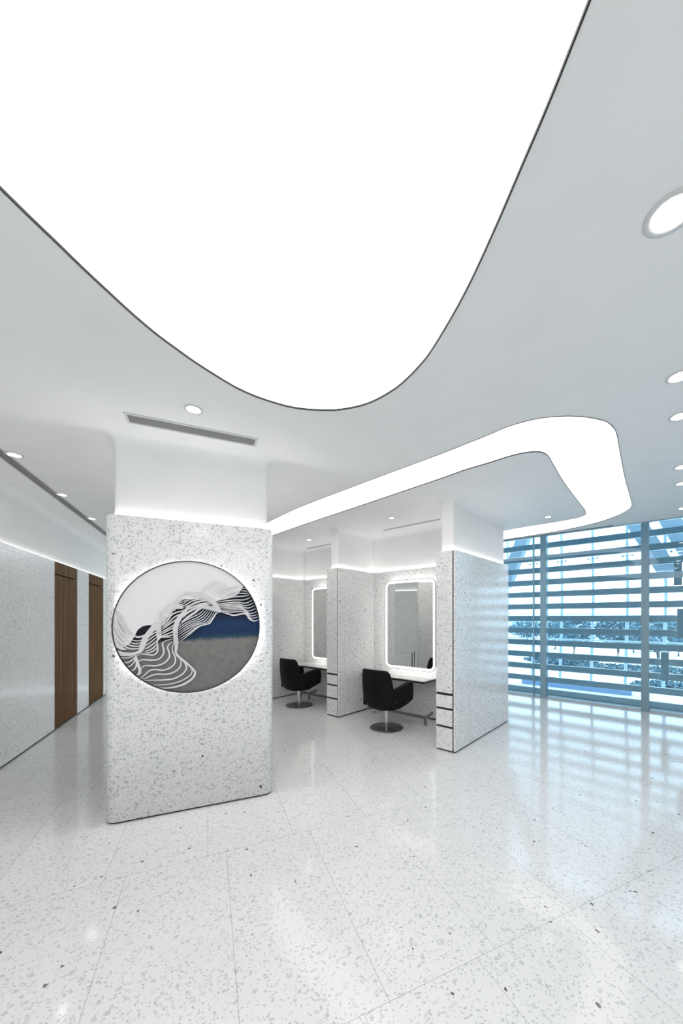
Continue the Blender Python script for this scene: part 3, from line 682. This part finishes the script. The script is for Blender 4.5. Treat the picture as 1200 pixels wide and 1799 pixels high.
obj('outdoor_ground', B(-90, 140, 10.4, 200, -4.3, -4.2), M['ground'], rotz=TB, kind='structure')
def foliage(rx, ry, rz, n, s, seed):
    rnd = random.Random(seed); bm = bmesh.new()
    for _ in range(n):
        while True:
            p = Vector((rnd.uniform(-1, 1), rnd.uniform(-1, 1), rnd.uniform(-1, 1)))
            if .45 < p.length < 1: break
        q = Vector((p.x * rx, p.y * ry, p.z * rz)); t1 = Vector((rnd.gauss(0, 1), rnd.gauss(0, 1), rnd.gauss(0, .5))).normalized() * s; t2 = t1.cross(Vector((rnd.gauss(0, 1), rnd.gauss(0, 1), rnd.gauss(0, 1))).normalized())
        vs = [bm.verts.new(q + t1), bm.verts.new(q + t2 * .6), bm.verts.new(q - t1), bm.verts.new(q - t2 * .6)]; bm.faces.new(vs)
    return bm
TREES = [(975, 66, 3.4, 'leafy tree outside seen just right of the double mullion'), (1008, 56, 3.2, 'leafy tree outside, second from the double mullion'), (1085, 50, 2.8, 'leafy tree outside in the middle of the wide pane'), (1113, 60, 2.6, 'small leafy tree outside beside the right mullion'),
         (1155, 42, 3.4, 'leafy tree outside just right of the single mullion'), (1192, 54, 3.0, 'leafy tree outside at the far right edge'), (925, 76, 3.6, 'leafy tree outside seen left of the double mullion')]
for i, (u, y, r, lb) in enumerate(TREES):
    p = Vector(((u - CX) / F * y, y, -4.2)); t = thing('tree', lb, 'tree', p, 0, 'trees beyond the terrace')
    zc = 3.4 + (i % 3) * .3
    obj('crown', foliage(r, r, 1.9 + .2 * (i % 2), 900, .33, i), M['leaf'], t).location = (0, 0, zc)
    obj('trunk', tube(bmesh.new(), [(0, 0, 0), (.1, 0, 1.2), (0, 0, 3)], .16, 8), M['bark'], t)
for i, (u, y, w, lb) in enumerate(((985, 44, 9, 'clipped hedge outside beyond the lower louvres, left'), (1150, 36, 14, 'clipped hedge outside beyond the lower louvres, right'), (1190, 27, 6, 'low hedge outside near the floor at the right edge'))):
    p = Vector(((u - CX) / F * y, y, -3.7)); o = obj('hedge', foliage(w / 2, 1.0, .5, 2600, .16, 40 + i), M['leaf'], loc=p, rotz=TB); tag(o, lb, 'hedge')
for i, (u, y, w, h, lb) in enumerate(((930, 130, 44, 7.6, 'pale distant building outside left of the window'), (1130, 85, 34, 6.4, 'pale distant building outside right of the window'))):
    p = Vector(((u - CX) / F * y, y, -4.2)); t = thing('building', lb, 'building', p, TB)
    obj('wall', B(-w / 2, w / 2, 0, 8, 0, h), M['town'], t)
    for k in range(9):
        x = -w / 2 + (k + .5) * w / 9; obj('window', B(x - 1.2, x + 1.2, -.06, .0, 1.2, h - 1.4), M['upstand'], t)

# small console table in the corridor, hidden behind the column and seen only in the booth mirror
t = thing('console_table', 'small white topped table with black legs, seen in the mirror behind the column', 'table', (-3.02, 4.98, 0), TK)
obj('table_top', B(-.25, .25, -.3, .3, .70, .73, bev=.002), M['marble'], t)
for x in (-.23, .21):
    for y in (-.28, .26): obj('leg', B(x, x + .02, y, y + .02, 0, .70), M['black_leg'], t)
